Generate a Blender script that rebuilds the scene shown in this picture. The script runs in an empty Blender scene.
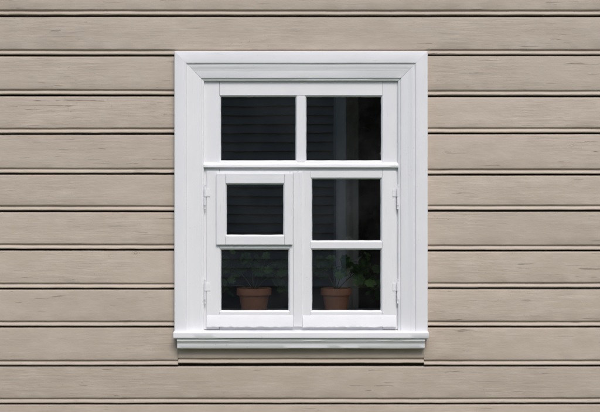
import bpy, math, random
from mathutils import Vector, noise
random.seed(7)
S=0.005; CZ=1.6
def X(p): return (p-300)*S
def Z(p): return CZ-(p-206)*S
scene=bpy.context.scene
coll=scene.collection

# ---------------- materials ----------------
def newmat(name):
    m=bpy.data.materials.new(name); m.use_nodes=True
    nt=m.node_tree; b=nt.nodes['Principled BSDF']
    return m,nt,b
def N(nt,t,**kw):
    n=nt.nodes.new(t)
    for k,v in kw.items():
        if k in n.inputs: n.inputs[k].default_value=v
        else: setattr(n,k,v)
    return n
def coords(nt,scale,rand=True):
    tc=N(nt,'ShaderNodeTexCoord'); mp=N(nt,'ShaderNodeMapping'); mp.inputs['Scale'].default_value=scale
    if rand:
        oi=N(nt,'ShaderNodeObjectInfo'); mul=N(nt,'ShaderNodeMath',operation='MULTIPLY'); mul.inputs[1].default_value=37.0
        nt.links.new(oi.outputs['Random'],mul.inputs[0])
        ad=N(nt,'ShaderNodeVectorMath',operation='ADD')
        nt.links.new(tc.outputs['Object'],ad.inputs[0]); nt.links.new(mul.outputs[0],ad.inputs[1])
        nt.links.new(ad.outputs[0],mp.inputs['Vector'])
    else: nt.links.new(tc.outputs['Object'],mp.inputs['Vector'])
    return mp.outputs['Vector']
def noi(nt,vec,scale,detail=4,rough=0.55,dist=0.0):
    n=N(nt,'ShaderNodeTexNoise'); n.inputs['Scale'].default_value=scale
    n.inputs['Detail'].default_value=detail; n.inputs['Roughness'].default_value=rough
    n.inputs['Distortion'].default_value=dist
    nt.links.new(vec,n.inputs['Vector']); return n.outputs['Fac']
def remap(nt,val,a,b,c,d):
    n=N(nt,'ShaderNodeMapRange'); n.inputs[1].default_value=a;n.inputs[2].default_value=b
    n.inputs[3].default_value=c;n.inputs[4].default_value=d
    nt.links.new(val,n.inputs[0]); return n.outputs[0]
def math2(nt,op,a,b):
    n=N(nt,'ShaderNodeMath',operation=op)
    for i,v in enumerate((a,b)):
        if isinstance(v,(int,float)): n.inputs[i].default_value=v
        else: nt.links.new(v,n.inputs[i])
    return n.outputs[0]
def mixc(nt,fac,a,b):
    n=N(nt,'ShaderNodeMix',data_type='RGBA')
    for idx,v in ((0,fac),(6,a),(7,b)):
        if isinstance(v,(int,float)): n.inputs[idx].default_value=v
        elif isinstance(v,tuple): n.inputs[idx].default_value=(*v,1)
        else: nt.links.new(v,n.inputs[idx])
    return n.outputs[2]

def painted(name,base,dark,light,along='x',bump=0.3,gcol=0.03,crack=0.5,rough=0.5,dirt=0.3,varia=0.08,knots=False):
    m,nt,b=newmat(name)
    st=lambda a,c:{'x':(a,c,c),'z':(c,c,a)}[along]
    viso=coords(nt,(1,1,1)); vs=coords(nt,st(.45,1))
    g1=noi(nt,coords(nt,st(.7,11)),8,4,0.62,0.3)          # long grain
    big=noi(nt,vs,2.0,2,0.6)
    mid=noi(nt,vs,13,4,0.68)
    patch=noi(nt,vs,3.3,2,0.5,0.5)
    oi=N(nt,'ShaderNodeObjectInfo')
    col=mixc(nt,remap(nt,big,0.32,0.68,0,1),dark,base)
    col=mixc(nt,remap(nt,mid,0.45,0.75,0,0.7),col,light)
    hsv=N(nt,'ShaderNodeHueSaturation')
    rv=remap(nt,oi.outputs['Random'],0,1,1-varia,1+varia)
    gm=math2(nt,'MULTIPLY',remap(nt,g1,0.25,0.75,-gcol,gcol),remap(nt,patch,0.4,0.65,0.25,1.7))
    nt.links.new(math2(nt,'MULTIPLY',rv,math2(nt,'ADD',gm,1.0)),hsv.inputs['Value']); nt.links.new(col,hsv.inputs['Color'])
    col=hsv.outputs['Color']
    c=noi(nt,coords(nt,st(1.6,42)),3.0,2,0.55,0.4)
    msk=noi(nt,viso,3.7,1,0.5)
    cr=math2(nt,'MULTIPLY',remap(nt,c,0.67,0.70,0,1),remap(nt,msk,0.50,0.58,0,1))
    col=mixc(nt,math2(nt,'MULTIPLY',cr,crack),col,(dark[0]*0.35,dark[1]*0.32,dark[2]*0.3))
    sp=noi(nt,viso,75,2,0.7)
    s=math2(nt,'MULTIPLY',remap(nt,sp,0.67,0.73,0,1),remap(nt,patch,0.48,0.65,0.12,1))
    col=mixc(nt,math2(nt,'MULTIPLY',s,dirt),col,(dark[0]*0.5,dark[1]*0.47,dark[2]*0.42))
    h=math2(nt,'ADD',math2(nt,'MULTIPLY',g1,math2(nt,'MULTIPLY',remap(nt,patch,0.4,0.65,0.2,1.0),0.7)),math2(nt,'MULTIPLY',mid,0.9))
    h=math2(nt,'SUBTRACT',h,math2(nt,'MULTIPLY',cr,0.8 if knots else 0.3))
    if knots:
        vo=N(nt,'ShaderNodeTexVoronoi'); vo.inputs['Scale'].default_value=2.1
        nt.links.new(coords(nt,(1,1,2.0)),vo.inputs['Vector'])
        dd=math2(nt,'ADD',vo.outputs['Distance'],math2(nt,'MULTIPLY',mid,0.04))
        k=remap(nt,dd,0.05,0.08,1,0)
        ring=math2(nt,'MULTIPLY',k,remap(nt,math2(nt,'SINE',math2(nt,'MULTIPLY',dd,420.0),0.0),-1,1,0,0.8))
        col=mixc(nt,math2(nt,'MULTIPLY',ring,0.4),col,(dark[0]*0.6,dark[1]*0.57,dark[2]*0.53))
        h=math2(nt,'ADD',h,math2(nt,'MULTIPLY',ring,0.5))
    nt.links.new(col,b.inputs['Base Color'])
    nt.links.new(remap(nt,mid,0.3,0.7,rough-0.10,rough+0.14),b.inputs['Roughness'])
    bp=N(nt,'ShaderNodeBump'); bp.inputs['Strength'].default_value=bump; bp.inputs['Distance'].default_value=0.004
    nt.links.new(h,bp.inputs['Height']); nt.links.new(bp.outputs[0],b.inputs['Normal'])
    b.inputs['Specular IOR Level'].default_value=0.35
    return m
M_side=painted('taupe_siding_paint',(0.520,0.443,0.366),(0.465,0.393,0.322),(0.565,0.490,0.412),'x',0.6,0.05,0.5,0.5,0.45,0.05,True)
M_wx=painted('white_paint_h',(0.83,0.833,0.85),(0.79,0.793,0.81),(0.85,0.852,0.865),'x',0.13,0.006,0.15,0.5,0.3,0.01)
M_wz=painted('white_paint_v',(0.83,0.833,0.85),(0.79,0.793,0.81),(0.85,0.852,0.865),'z',0.13,0.006,0.15,0.5,0.3,0.01)
def simple(name,c1,c2,scale,rough=0.8,bump=0.3,dist=0.01):
    m,nt,b=newmat(name); v=coords(nt,(1,1,1),False)
    n=noi(nt,v,scale,4,0.65)
    col=mixc(nt,remap(nt,n,0.3,0.7,0,1),c1,c2)
    nt.links.new(col,b.inputs['Base Color']); b.inputs['Roughness'].default_value=rough
    if bump:
        bp=N(nt,'ShaderNodeBump'); bp.inputs['Strength'].default_value=bump; bp.inputs['Distance'].default_value=dist
        nt.links.new(n,bp.inputs['Height']); nt.links.new(bp.outputs[0],b.inputs['Normal'])
    return m
M_pbrown=simple('opposite_house_paint',(0.50,0.47,0.43),(0.60,0.56,0.52),4,.7,0)
M_htrim=simple('opposite_house_trim',(0.76,0.76,0.76),(0.82,0.82,0.82),4,.6,0)
M_dark=simple('old_timber',(0.06,0.045,0.035),(0.1,0.08,0.06),8,.9,0)
M_room=simple('room_wall',(0.20,0.19,0.18),(0.26,0.24,0.22),3,.9,0)
M_floor=simple('room_floor',(0.14,0.10,0.06),(0.2,0.14,0.09),5,.7,0)
M_terra=simple('terracotta',(0.54,0.225,0.13),(0.64,0.31,0.19),14,0.75,0.2,0.002)
M_soil=simple('soil',(0.03,0.02,0.015),(0.06,0.045,0.03),60,0.95,0.8)
M_conc=simple('plinth_concrete',(0.26,0.25,0.24),(0.34,0.33,0.31),6)
M_grass=simple('grass_ground',(0.04,0.07,0.02),(0.08,0.1,0.04),3,0.95,0)
M_roof=simple('roof_sheet',(0.10,0.09,0.09),(0.16,0.14,0.13),4,.6,0)
M_bark=simple('bark',(0.06,0.045,0.035),(0.14,0.11,0.09),12,0.9,0)
M_curt=simple('curtain_cloth',(0.60,0.59,0.57),(0.66,0.65,0.63),20,0.9,0)
def leafmat(name,c1,c2,rough=0.5,trans=0.25):
    m,nt,b=newmat(name)
    g=N(nt,'ShaderNodeNewGeometry')
    col=mixc(nt,g.outputs['Random Per Island'],c1,c2)
    nt.links.new(col,b.inputs['Base Color']); b.inputs['Roughness'].default_value=rough
    if trans:
        tr=N(nt,'ShaderNodeBsdfTranslucent'); nt.links.new(col,tr.inputs['Color'])
        mx=N(nt,'ShaderNodeMixShader'); mx.inputs[0].default_value=trans
        nt.links.new(b.outputs[0],mx.inputs[1]); nt.links.new(tr.outputs[0],mx.inputs[2])
        nt.links.new(mx.outputs[0],nt.nodes['Material Output'].inputs['Surface'])
    return m
M_leafp=leafmat('houseplant_leaf',(0.03,0.10,0.02),(0.15,0.30,0.07),0.5)
M_stem=simple('plant_stem',(0.08,0.12,0.04),(0.12,0.14,0.06),30,.7,0)
M_leaft=leafmat('tree_leaf',(0.03,0.06,0.015),(0.08,0.12,0.03),0.6,0)
def glassmat():
    m,nt,b=newmat('old_window_glass'); nt.nodes.remove(b)
    tr=N(nt,'ShaderNodeBsdfTransparent'); tr.inputs[0].default_value=(0.93,0.95,0.94,1)
    gl=N(nt,'ShaderNodeBsdfGlossy'); gl.inputs['Roughness'].default_value=0.004
    fr=N(nt,'ShaderNodeFresnel'); fr.inputs['IOR'].default_value=1.52
    f=math2(nt,'MULTIPLY',fr.outputs[0],2.9)       # double-hung winter sash: several reflecting faces
    f=math2(nt,'MINIMUM',f,0.95)
    n=noi(nt,coords(nt,(1,1,0.6)),4,1,0.4)
    bp=N(nt,'ShaderNodeBump'); bp.inputs['Strength'].default_value=0.2; bp.inputs['Distance'].default_value=0.0012
    nt.links.new(n,bp.inputs['Height']); nt.links.new(bp.outputs[0],gl.inputs['Normal'])
    mx=N(nt,'ShaderNodeMixShader'); nt.links.new(f,mx.inputs[0])
    nt.links.new(tr.outputs[0],mx.inputs[1]); nt.links.new(gl.outputs[0],mx.inputs[2])
    df=N(nt,'ShaderNodeBsdfDiffuse'); df.inputs['Color'].default_value=(0.5,0.5,0.5,1)
    dn=noi(nt,coords(nt,(1,1,1)),5,4,0.7)
    m2=N(nt,'ShaderNodeMixShader'); nt.links.new(remap(nt,dn,0.4,0.75,0.004,0.026),m2.inputs[0])
    nt.links.new(mx.outputs[0],m2.inputs[1]); nt.links.new(df.outputs[0],m2.inputs[2])
    nt.links.new(m2.outputs[0],nt.nodes['Material Output'].inputs['Surface'])
    return m
M_glass=glassmat()
M_dglass=simple('dark_glass',(.02,.02,.02),(.03,.03,.03),3,.1,0)

# ---------------- helpers ----------------
def empty(name,loc=(0,0,0)):
    e=bpy.data.objects.new(name,None); e.location=loc; coll.objects.link(e); e.empty_display_size=0.1; return e
def mesh(name,verts,faces,mats,parent=None,smooth=False,midx=None,loc=(0,0,0)):
    me=bpy.data.meshes.new(name); me.from_pydata([tuple(v) for v in verts],[],faces); me.update()
    for m in (mats if isinstance(mats,list) else [mats]): me.materials.append(m)
    if midx: me.polygons.foreach_set('material_index',midx)
    if smooth: me.polygons.foreach_set('use_smooth',[True]*len(me.polygons))
    o=bpy.data.objects.new(name,me); coll.objects.link(o); o.location=loc
    if parent: o.parent=parent
    return o
def box(name,x0,x1,y0,y1,z0,z1,mat,parent=None,bev=0.0,seg=2):
    if x0>x1:x0,x1=x1,x0
    if z0>z1:z0,z1=z1,z0
    v=[(x,y,z) for x in(x0,x1) for y in(y0,y1) for z in(z0,z1)]
    f=[(0,1,3,2),(4,6,7,5),(0,4,5,1),(2,3,7,6),(0,2,6,4),(1,5,7,3)]
    o=mesh(name,v,f,mat,parent)
    if bev:
        md=o.modifiers.new('b','BEVEL'); md.width=bev; md.segments=seg; md.limit_method='ANGLE'
    return o
def pbox(name,a,b,c,d,y0,y1,mat,parent,bev=0.0008):
    e=0.0001
    return box(name,X(a)+e,X(b)-e,y0,y1,Z(d)+e,Z(c)-e,mat,parent,bev)
def nz(x,k,s): return noise.noise(Vector((x*s,k*17.3,k*3.1)))

# ---------------- siding ----------------
wall=empty('clapboard_wall')
def board(k,x0,x1,zt,zb,off=0.0,part='siding_board'):
    H=zt-zb
    prof=[(0.0024,0.030),(0.0026,0.008),(0.0038,0.0028),(0.0060,0.0006),(0.012,0.0),(H*0.35,0.0003),(H*0.6,0.0003),(H-0.035,0.0),
          (H-0.0322,0.0006),(H-0.0295,0.0030),(H-0.0278,0.0078),(H-0.0252,0.0098),(H-0.0225,0.0082),(H-0.018,0.0036),(H-0.013,0.0008),(H-0.0090,0.0002),
          (H-0.0062,0.0014),(H-0.0048,0.0045),(H-0.0044,0.030)]
    n=max(2,int((x1-x0)/0.02)); V=[];F=[];m=len(prof)
    for i in range(n+1):
        x=x0+(x1-x0)*i/n
        wt=0.0008*nz(x,k,1.3)+0.0005*nz(x,k+.5,9); wb=0.0020*nz(x,k+2,1.1)+0.0010*nz(x,k+3,10)
        dy=0.0018*nz(x,k+5,0.8); cup=0.0018*nz(x,k+6,0.9); q=1+0.35*nz(x,k+7,2.1)
        for j,(t,d) in enumerate(prof):
            w=t/H; z=zt-t+wt*(1-w)+wb*w
            if 8<=j<=13: d=d*q
            chip=0.0008*nz(x,k+j*1.7,22) if j in(3,8,13,14,16) else 0
            V.append((x,off+d+0.009*(1-w)+dy+cup*math.sin(w*math.pi)+chip,z))
    for i in range(n):
        for j in range(m-1):
            a=i*m+j; F.append((a,a+1,a+m+1,a+m))
    F.append(tuple(range(m))); F.append(tuple(reversed(range(n*m,n*m+m))))
    o=mesh(part,V,F,M_side,wall,True)
    md=o.modifiers.new('es','EDGE_SPLIT'); md.split_angle=math.radians(50)
    return o
seams=[16,55.5,95.5,134,174,211.5,250,289,327,366,404]
s=16
up=[]
while Z(s)<3.35: s-=38.8; up.insert(0,s)
dn=[];s=404
while Z(s)>0.42: s+=38.8; dn.append(s)
seams=up+seams+dn
XL,XR=-4.0,4.0
for i in range(len(seams)-1):
    a,b=seams[i],seams[i+1]
    if 55<=a<327:
        board(i*3.0,XL,X(186),Z(a),Z(b),0.0006*(i%3))
        board(i*3.0+1,X(416),XR,Z(a+(.8 if i%2 else -.5)),Z(b+(-.5 if i%2 else .8)) if b!=327 else Z(b),0.0006*((i+1)%3))
    elif a==327:
        board(i*3.0,XL,X(178)-0.0008,Z(a),Z(b),0.0)
        board(i*3.0+1,X(178)+0.0008,X(424)-0.0008,Z(a),Z(b-1.8),-0.0015)
        board(i*3.0+2,X(424)+0.0008,XR,Z(a),Z(b),0.0)
    else: board(i*3.0,XL,XR,Z(a),Z(b),0.0006*(i%2))
ZT=Z(seams[0]);ZB=Z(seams[-1])
def sheath(nm,x0,x1,z0,z1): box(nm,x0,x1,0.044,0.16,z0,z1,M_dark,wall)
sheath('sheathing_l',XL,X(197),ZB,ZT); sheath('sheathing_r',X(405),XR,ZB,ZT)
sheath('sheathing_top',X(197)+.001,X(405)-.001,Z(70),ZT); sheath('sheathing_bottom',X(197)+.001,X(405)-.001,ZB,Z(332))
box('plinth',XL+.02,XR-.02,0.05,0.5,-0.1,ZB-0.002,M_conc,wall,0.01)
box('drip_board',XL,XR,-0.035,0.05,ZB-0.03,ZB-0.003,M_side,wall,0.003)
box('room_floor',XL,XR,0.162,4.0,0.30,0.36,M_floor,wall)
box('room_ceiling',XL,XR,0.162,4.0,2.95,3.0,M_room,wall)
box('room_back',XL,XR,4.001,4.1,0.3,3.0,M_room,wall)
box('room_side_l',XL-.1,XL-.001,0.0,4.1,0.0,ZT,M_room,wall)
box('room_side_r',XR+.001,XR+.1,0.0,4.1,0.0,ZT,M_room,wall)
mesh('eave_roof',[(XL-.4,-.3,ZT+.02),(XR+.4,-.3,ZT+.02),(XR+.4,4.2,ZT+1.8),(XL-.4,4.2,ZT+1.8),(XL-.4,-.3,ZT+.1),(XR+.4,-.3,ZT+.1),(XR+.4,4.2,ZT+1.9),(XL-.4,4.2,ZT+1.9)],
     [(0,1,2,3),(4,7,6,5),(0,4,5,1),(1,5,6,2),(2,6,7,3),(3,7,4,0)],M_roof,wall)

# ---------------- window ----------------
win=empty('window')
prof=[(0,0.010),(0,-0.030),(0.4,-0.0322),(1.0,-0.033),(11.0,-0.033),(11.6,-0.0327),(12.0,-0.0315),(12.2,-0.0290),(12.5,-0.0273),(13.2,-0.0268),
      (14.4,-0.0264),(15.6,-0.0254),(16.8,-0.0234),(17.8,-0.0222),(18.6,-0.0219),(19.0,-0.0212),(19.6,-0.0208),(25.8,-0.0193),(26.3,-0.0186),(26.6,-0.0145),(27.0,-0.0130),(28.6,-0.0125),(29.0,-0.011),(29.0,0.018)]
def cas(nm,A,B,mat):
    V=[];n=24;m=len(prof)
    for i in range(n+1):
        t=i/n
        for u,y in prof:
            a=A(u);b=B(u); px=a[0]+(b[0]-a[0])*t; py=a[1]+(b[1]-a[1])*t
            V.append((X(px)+0.0005*nz(py*.01+u*.02,3+px*.0001,5),y+0.0006*nz(t*2,u*.05,2),Z(py)+0.0005*nz(px*.01,8,5)))
    F=[(i*m+j,i*m+m+j,i*m+m+j+1,i*m+j+1) for i in range(n) for j in range(m-1)]
    F.append(tuple(range(m))); F.append(tuple(reversed(range(n*m,n*m+m))))
    o=mesh(nm,V,F,mat,win,True); md=o.modifiers.new('es','EDGE_SPLIT'); md.split_angle=math.radians(38)
gap=lambda u:0.03+max(0,(u-10)/19)*0.32
cas('casing_side',lambda u:(175+u,331),lambda u:(175+u,52+u+gap(u)),M_wz)
cas('casing_head',lambda u:(175+u,52+u),lambda u:(427-u,52+u),M_wx)
cas('casing_side',lambda u:(427-u,52+u+gap(u)),lambda u:(427-u,331),M_wz)
def extr(nm,pts,xa,xb,mat,n=40,wob=0.0006,wz=None):
    V=[];m=len(pts)
    for i in range(n+1):
        t=i/n
        for k,(pz,y) in enumerate(pts):
            ww=wob if not wz or k<m-4 else wz
            V.append((X(xa)+(X(xb)-X(xa))*t,y+wob*nz(t*4,k*.3,2),Z(pz)+ww*nz(t*5+xa,(k*.2+9) if not wz else 4.3,2 if ww==wob else 5)))
    F=[(i*m+j,i*m+(j+1)%m,i*m+m+(j+1)%m,i*m+m+j) for i in range(n) for j in range(m)]
    F.append(tuple(reversed(range(m)))); F.append(tuple(range(n*m,n*m+m)))
    o=mesh(nm,V,F,mat,win,True); md=o.modifiers.new('es','EDGE_SPLIT'); md.split_angle=math.radians(35)
extr('sill_board',[(329.6,0.03),(331.2,-0.054),(331.8,-0.058),(336.4,-0.059),(337.2,-0.056),(337.4,0.0)],174.5,427.5,M_wx)
extr('sill_moulding',[(337.5,-0.002),(337.5,-0.050),(340.0,-0.049),(341.0,-0.045),(342.4,-0.040),(343.2,-0.0395),(346.8,-0.038),(347.6,-0.035),(347.8,-0.003)],178,424,M_wx)
FY=0.002; BK=0.11
pbox('frame_stile_l',197.5,219.2,78,329.5,FY,BK,M_wz,win)
pbox('frame_stile_r',382.8,404.5,78,329.5,FY,BK,M_wz,win)
pbox('frame_head',219.4,382.6,78,95.2,FY+.0004,BK,M_wx,win,.0005)
pbox('frame_mullion',297.2,304.8,95.4,161.8,FY+.0015,BK-.03,M_wz,win)
pbox('frame_transom',219.4,382.6,162.0,173.8,FY+.0004,BK,M_wx,win)
extr('transom_ledge',[(162.6,0.002),(164.4,-0.016),(165.0,-0.0175),(167.2,-0.0178),(167.8,-0.015),(168.0,0.002)],203.9,398.1,M_wx)
pbox('frame_bottom',219.4,382.6,320,330.5,FY+.004,BK,M_wx,win)
def putty(a,b,c,d,y,w=1.6,dep=0.011):
    V=[];
    rings=[(0-.25,y+0.0008),(w*.2,y+.0012),(w,y+dep),(w,y+dep+.012),(-.25,y+dep+.012)]
    n=14
    for ri,(u,yy) in enumerate(rings):
        cs=((a+u,c+u),(b-u,c+u),(b-u,d-u),(a+u,d-u))
        for q in range(4):
            p0,p1=cs[q],cs[(q+1)%4]
            for k in range(n):
                t=k/n; px=p0[0]+(p1[0]-p0[0])*t; py=p0[1]+(p1[1]-p0[1])*t
                wv=(0.2 if ri in(2,3) else 0.0)*(noise.noise(Vector((px*.13,py*.13,a))))
                if q in(0,2): py+=wv
                else: px+=wv
                V.append((X(px),yy,Z(py)))
    M=4*n
    F=[(r*M+i,r*M+(i+1)%M,r*M+M+(i+1)%M,r*M+M+i) for r in range(4) for i in range(M)]
    mesh('glazing_putty',V,F,M_wx,win)
    g=y+dep+0.003; e=0.3
    mesh('glass_pane',[(X(a-e),g,Z(d+e)),(X(b+e),g,Z(d+e)),(X(b+e),g,Z(c-e)),(X(a-e),g,Z(c-e))],[(0,1,2,3)],M_glass,win)
putty(219.2,297.2,95.2,161.9,FY+.0012)
putty(304.8,382.8,95.2,161.9,FY+.0012)
SY=-0.006; SB=0.040
pbox('sash_stile',206.6,219.6,171.0,326.6,SY,SB,M_wz,win)
pbox('sash_stile',290.0,297.6,171.0,326.6,SY,SB,M_wz,win)
pbox('sash_rail',219.7,289.9,171.0,176.0,SY+.0004,SB,M_wx,win)
pbox('sash_rail',219.7,289.9,242.0,248.2,SY+.0004,SB,M_wx,win)
pbox('sash_rail',219.7,289.9,311.8,326.6,SY+.0004,SB,M_wx,win)
putty(219.6,290.0,248.2,311.9,SY+.0008)
pbox('sash_stile',298.2,310.6,171.0,326.6,SY-.0006,SB,M_wz,win)
pbox('sash_stile',382.2,396.0,171.0,326.6,SY,SB,M_wz,win)
pbox('sash_rail',310.7,382.1,171.0,177.6,SY+.0004,SB,M_wx,win)
pbox('sash_rail',310.7,382.1,242.0,248.2,SY+.0004,SB,M_wx,win)
pbox('sash_rail',310.7,382.1,311.8,326.6,SY+.0004,SB,M_wx,win)
putty(310.6,382.2,177.6,242.1,SY+.0008)
putty(310.6,382.2,248.2,311.9,SY+.0008)
pbox('meeting_bead',293.6,302.4,172.0,326.4,SY-.007,SY-.001,M_wz,win,0.002)
ds=[(314.5,SY+.001),(317.0,SY-.004),(324.6,SY-.013),(326.2,SY-.014),(326.9,SY-.011),(327.1,SY+.001)]
extr('drip_strip',ds,206.8,293.4,M_wx,50,.0008,.0035)
extr('drip_strip',ds,302.6,396.0,M_wx,50,.0008,.0035)
VY=-0.020
pbox('vent_stile',216.6,225.4,173.6,244.6,VY,SY-.0015,M_wz,win,0.0014)
pbox('vent_stile',284.6,292.6,173.6,244.6,VY,SY-.0015,M_wz,win,0.0014)
pbox('vent_rail',225.5,284.5,173.6,183.2,VY+.0004,SY-.0015,M_wx,win,0.0014)
pbox('vent_rail',225.5,284.5,236.0,244.6,VY+.0004,SY-.0015,M_wx,win,0.0014)
putty(225.4,284.6,183.2,236.1,VY+.001,1.4)
def hinge(px,pz,sgn):
    def cyl(r,z0,z1,cx,cy,n=14):
        V=[(cx+r*math.cos(2*math.pi*i/n),cy+r*math.sin(2*math.pi*i/n),z) for z in(z0,z1) for i in range(n)]
        F=[(i,(i+1)%n,n+(i+1)%n,n+i) for i in range(n)]+[tuple(reversed(range(n))),tuple(range(n,2*n))]
        return V,F
    V=[];F=[]
    def add(v,f):
        o=len(V); V.extend(v); F.extend([tuple(o+i for i in q) for q in f])
    cx=X(px); cy=-0.018
    for r,a,b in((.0048,-8.5,-.3),(.0048,.3,8.5),(.0028,-11,-8.5),(.0028,-.3,.3),(.0028,8.5,11),(.0040,-12.2,-11),(.0040,11,12.2)):
        add(*cyl(r,Z(pz+b),Z(pz+a),cx,cy))
    for x0,x1,y0,a,b in((0,5,-.0085,-8,-.3),(-1.2,0,-.0175,.3,8)):
        xs=sorted((cx+sgn*x0*S,cx+sgn*x1*S))
        v=[(x,y,z) for x in xs for y in(y0,0.004) for z in(Z(pz+b),Z(pz+a))]
        add(v,[(0,1,3,2),(4,6,7,5),(0,4,5,1),(2,3,7,6),(0,2,6,4),(1,5,7,3)])
    o=mesh('hinge',V,F,M_wz,win); md=o.modifiers.new('b','BEVEL'); md.width=.0005; md.limit_method='ANGLE'
for px,sg in((205.2,1),(397.4,-1)):
    for pz in(197,291): hinge(px,pz,sg)
box('inner_sill',X(199),X(403),0.105,0.42,Z(321),Z(315.2),M_wx,win,0.003)

def curtain(xa,xb,y,amp=0.02):
    V=[];F=[];n=90
    for i in range(n+1):
        t=i/n; x=X(xa)+(X(xb)-X(xa))*t
        for z in(0.75,1.6,2.55):
            V.append((x,y+amp*math.sin(t*(xb-xa)/5.0+0.6*math.sin(t*9))*(1.0 if z<2 else .7),z))
    for i in range(n):
        for j in range(2):
            a=i*3+j;F.append((a,a+3,a+4,a+1))
    return mesh('curtain',V,F,M_curt,None,True)
curtain(341,366,0.80)

# ---------------- potted plants ----------------
def potted(px,rim_px,y,seed,cl):
    rnd=random.Random(seed)
    e=empty('potted_plant',(X(px)*(6+y)/6,y,0)); 
    sc=(6+y)/6
    zb=Z(315.2)+.0005
    R=rim_px*S*sc/2; h=CZ+(Z(288)-CZ)*sc-zb
    pr=[(0,0),(R*.66,0),(R*.69,.003),(R*.86,h*.70),(R*.87,h*.705),(R*.97,h*.71),(R,h*.73),(R,h*.98),(R*.98,h),(R*.90,h),(R*.88,h*.97),(R*.84,h*.8)]
    n=40;V=[(r*math.cos(2*math.pi*i/n),r*math.sin(2*math.pi*i/n),zb+z) for r,z in pr for i in range(n)]
    F=[(k*n+i,k*n+(i+1)%n,k*n+n+(i+1)%n,k*n+n+i) for k in range(len(pr)-1) for i in range(n)]
    o=mesh('pot',V,F,M_terra,e,True); md=o.modifiers.new('es','EDGE_SPLIT'); md.split_angle=math.radians(40)
    V=[(R*.86*math.cos(2*math.pi*i/n),R*.86*math.sin(2*math.pi*i/n),zb+h*.86) for i in range(n)]
    mesh('soil',V,[tuple(range(n))],M_soil,e)
    V=[];F=[];mi=[]
    def leaf(c,nrm,r):
        nrm=nrm.normalized(); a=nrm.orthogonal().normalized(); b=nrm.cross(a)
        rot=rnd.uniform(0,6.28); k=28; o=len(V)
        V.append(c+nrm*(-r*.12))
        for ring in(.55,1.0):
            for i in range(k):
                th=2*math.pi*i/k
                rr=r*ring*(1+ (0.11*math.cos(7*th) if ring==1 else .03*math.cos(7*th)))
                if abs(th-math.pi)<.22: rr*=.45
                V.append(c+(a*math.cos(th+rot)+b*math.sin(th+rot))*rr+nrm*(r*.10*ring+ring*.06*r*math.sin(7*th)))
        for i in range(k):
            j=(i+1)%k
            F.append((o,o+1+i,o+1+j));mi.append(0)
            F.append((o+1+i,o+1+k+i,o+1+k+j,o+1+j));mi.append(0)
    def stem(p,q,r):
        o=len(V); d=(q-p).normalized(); a=d.orthogonal().normalized(); b=d.cross(a); segs=5
        bend=Vector((0,0,-.02))
        for s_ in range(segs+1):
            t=s_/segs; c=p.lerp(q,t)-bend*math.sin(math.pi*t)*1.0
            for i in range(5):
                V.append(c+(a*math.cos(i*1.2566)+b*math.sin(i*1.2566))*r*(1-.4*t))
        for s_ in range(segs):
            for i in range(5):
                F.append((o+s_*5+i,o+s_*5+(i+1)%5,o+s_*5+5+(i+1)%5,o+s_*5+5+i));mi.append(1)
    base=Vector((0,0,zb+h*.85))
    for (cx,cz,rx,rz,cnt) in cl:
        hub=Vector((X(cx)*sc-e.location.x,rnd.uniform(-.01,.05),CZ+(Z(cz)-CZ)*sc))
        stem(base,hub,.003)
        for _ in range(cnt):
            th=rnd.uniform(0,6.28); rr=math.sqrt(rnd.random())
            p=Vector((hub.x+rx*S*rr*math.cos(th),rnd.uniform(-.075,.09),hub.z+rz*S*rr*math.sin(th)))
            p.z=max(p.z,zb+.02)
            nr=Vector((rnd.uniform(-.7,.7),rnd.uniform(-1.1,.1),rnd.uniform(0,1.0)))
            leaf(p,nr,rnd.uniform(.016,.033)); stem(hub-Vector((0,0,.02)),p-nr.normalized()*.004,.0012)
    mesh('foliage',V,F,[M_leafp,M_stem],e,True,mi)
    return e
potted(254,35,0.20,3,[(231,266,12,15,16),(266,264,13,12,14),(281,272,9,19,16),(227,288,7,8,5),(250,262,9,8,7)])
potted(336,31,0.20,5,[(347,266,14,12,14),(367,268,14,17,22),(374,290,9,12,11),(322,270,9,12,8),(332,268,8,9,6)])

# ---------------- surroundings (seen in the glass) ----------------
mesh('ground',[(-300,-300,0),(300,-300,0),(300,300,0),(-300,300,0)],[(0,1,2,3)],M_grass)
hs=empty('wooden_house')
HX0,HX1,HY0,HY1,HT=-8.0,0.62,-19.0,-12.0,3.7
def clapwall(nm,p0,p1,outn,z0,z1,st=0.135):
    V=[];F=[];z=z0
    while z<z1-.01:
        zt=min(z+st,z1);o=len(V)
        for (px,py) in(p0,p1):
            V+= [(px,py,z),(px+outn[0]*.05,py+outn[1]*.05,z),(px+outn[0]*.004,py+outn[1]*.004,zt)]
        F+=[(o,o+1,o+4,o+3),(o+1,o+2,o+5,o+4)]; z=zt
    mesh(nm,V,F,M_pbrown,hs)
clapwall('front_wall',(HX0,HY1),(HX1,HY1),(0,1),.4,HT)
clapwall('side_wall_r',(HX1,HY1),(HX1,HY0),(1,0),.4,HT)
clapwall('side_wall_l',(HX0,HY0),(HX0,HY1),(-1,0),.4,HT)
clapwall('back_wall',(HX1,HY0),(HX0,HY0),(0,-1),.4,HT)
box('house_plinth',HX0+.03,HX1-.03,HY0+.03,HY1-.03,-.1,.4,M_conc,hs)
box('corner_board',HX1-.12,HX1+.06,HY1+.002,HY1+.065,.4,HT,M_htrim,hs,.003)
box('corner_board',HX0-.06,HX0+.12,HY1+.002,HY1+.065,.4,HT,M_htrim,hs,.003)
ym=(HY0+HY1)/2
mesh('gables',[(HX1,HY0,HT),(HX1,HY1,HT),(HX1,ym,HT+2.4),(HX0,HY0,HT),(HX0,HY1,HT),(HX0,ym,HT+2.4)],[(0,1,2),(3,5,4)],M_pbrown,hs)
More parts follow.
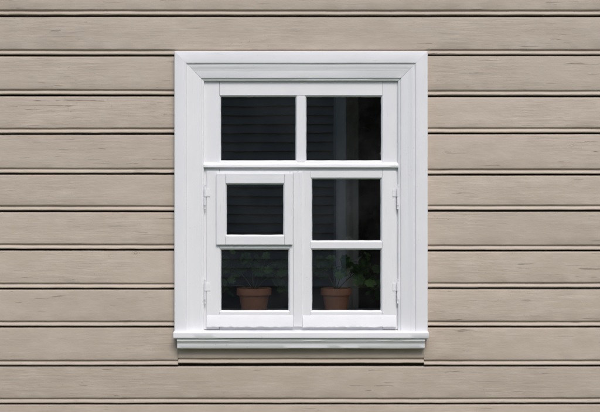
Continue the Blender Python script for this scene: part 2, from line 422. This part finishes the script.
for sg,yy in((1,HY1+.3),(-1,HY0-.3)):
    ze=HT-.1
    V=[(HX0-.4,yy,ze),(HX1+.4,yy,ze),(HX1+.4,ym,HT+2.45),(HX0-.4,ym,HT+2.45)]
    V+=[(a,b,c+.1) for a,b,c in V]
    mesh('roof_slope',V,[(0,1,2,3),(4,7,6,5),(0,4,5,1),(1,5,6,2),(2,6,7,3),(3,7,4,0)],M_roof,hs)
for wx in(-3.4,-6.0):
    box('house_window_frame',wx-.55,wx+.55,HY1+.05,HY1+.09,1.1,2.5,M_htrim,hs,.005)
    for a,b in((-.45,-.03),(.03,.45)):
        box('house_window_glass',wx+a,wx+b,HY1+.091,HY1+.095,1.2,2.4,M_dglass,hs)

def tree(loc,H,R,seed,n=5000,ls=.13,low=.25):
    rnd=random.Random(seed); V=[];F=[];mi=[]
    def limb(p,q,r0,r1,seg=5,k=8):
        o=len(V); d=(q-p).normalized(); a=d.orthogonal().normalized(); b=d.cross(a)
        for s_ in range(seg+1):
            t=s_/seg; c=p.lerp(q,t)+Vector((nz(t*3,seed+p.z,1),nz(t*3,seed+9+p.x,1),0))*.12*(0<s_<seg)
            r=r0+(r1-r0)*t
            for i in range(k): V.append(c+(a*math.cos(i*6.283/k)+b*math.sin(i*6.283/k))*r)
        for s_ in range(seg):
            for i in range(k):
                F.append((o+s_*k+i,o+s_*k+(i+1)%k,o+s_*k+k+(i+1)%k,o+s_*k+k+i));mi.append(1)
    limb(Vector((0,0,-.1)),Vector((0,0,H*.9)),H*.03,H*.006,8)
    hubs=[]
    for i in range(26):
        z=H*(low+(.95-low)*rnd.random()); th=rnd.uniform(0,6.28)
        f=math.sin(math.pi*min(1,max(0.08,(z/H-low*.7)/(1.08-low*.7))))**.6
        q=Vector((R*f*.8*math.cos(th),R*f*.8*math.sin(th),z)); limb(Vector((0,0,z*.75)),q,H*.010,H*.003,4,6); hubs.append((q,R*rnd.uniform(.25,.45)))
    for i in range(n):
        q,rr=hubs[i%len(hubs)]
        d=Vector((rnd.gauss(0,1),rnd.gauss(0,1),rnd.gauss(0,.8))).normalized()*rr*rnd.random()**.4
        c=q+d; nr=Vector((rnd.uniform(-1,1),rnd.uniform(-1,1),rnd.uniform(-.2,1))).normalized()
        a=nr.orthogonal().normalized(); b=nr.cross(a); l=ls*rnd.uniform(.6,1.3)
        o=len(V); V.extend([c-a*l*.9,c-b*l*.45+a*l*.1,c+a*l*.9,c+b*l*.45+a*l*.1]); F.append((o,o+1,o+2,o+3)); mi.append(0)
    mesh('tree',V,F,[M_leaft,M_bark],None,False,mi,loc)
tree((2.3,-13.5,0),6.5,1.9,1,8000,.13,.08)
tree((5.2,-14.5,0),8,2.4,2,7000,.16,.1)
tree((9.0,-15,0),8,2.8,3,6000,.17,.1)
tree((2.6,-17,0),8,2.6,4,9000,.20,.05)
tree((3.0,-22,0),9,3.2,6,9000,.26,.04)
tree((-11.5,-15,0),8,2.8,5,6000,.17,.1)

# ---------------- light ----------------
w=bpy.data.worlds.new('World'); scene.world=w; w.use_nodes=True; nt=w.node_tree
sk=nt.nodes.new('ShaderNodeTexSky'); sk.sky_type='NISHITA'; sk.sun_disc=False
el,az=math.radians(50),math.radians(12)
sk.sun_elevation=el; sk.sun_rotation=math.radians(180)-az; sk.dust_density=2.5; sk.air_density=1.0; sk.ozone_density=1.2
bg=nt.nodes['Background']; bg.inputs['Strength'].default_value=0.15
nt.links.new(sk.outputs[0],bg.inputs['Color'])
L=bpy.data.lights.new('sun','SUN'); L.energy=1.9; L.angle=math.radians(26); L.color=(1,.965,.94)
lo=bpy.data.objects.new('sun',L); coll.objects.link(lo)
d=Vector((math.sin(az)*math.cos(el),-math.cos(az)*math.cos(el),math.sin(el)))
lo.rotation_euler=d.to_track_quat('Z','Y').to_euler(); lo.location=d*20
scene.view_settings.view_transform='Standard'; scene.view_settings.look='None'; scene.view_settings.exposure=0

cam=bpy.data.cameras.new('camera'); co=bpy.data.objects.new('camera',cam); coll.objects.link(co)
co.location=(0,-6,CZ); co.rotation_euler=(math.radians(90),0,0); cam.lens=72; cam.sensor_width=36; cam.clip_end=1000; cam.clip_start=.05
scene.camera=co
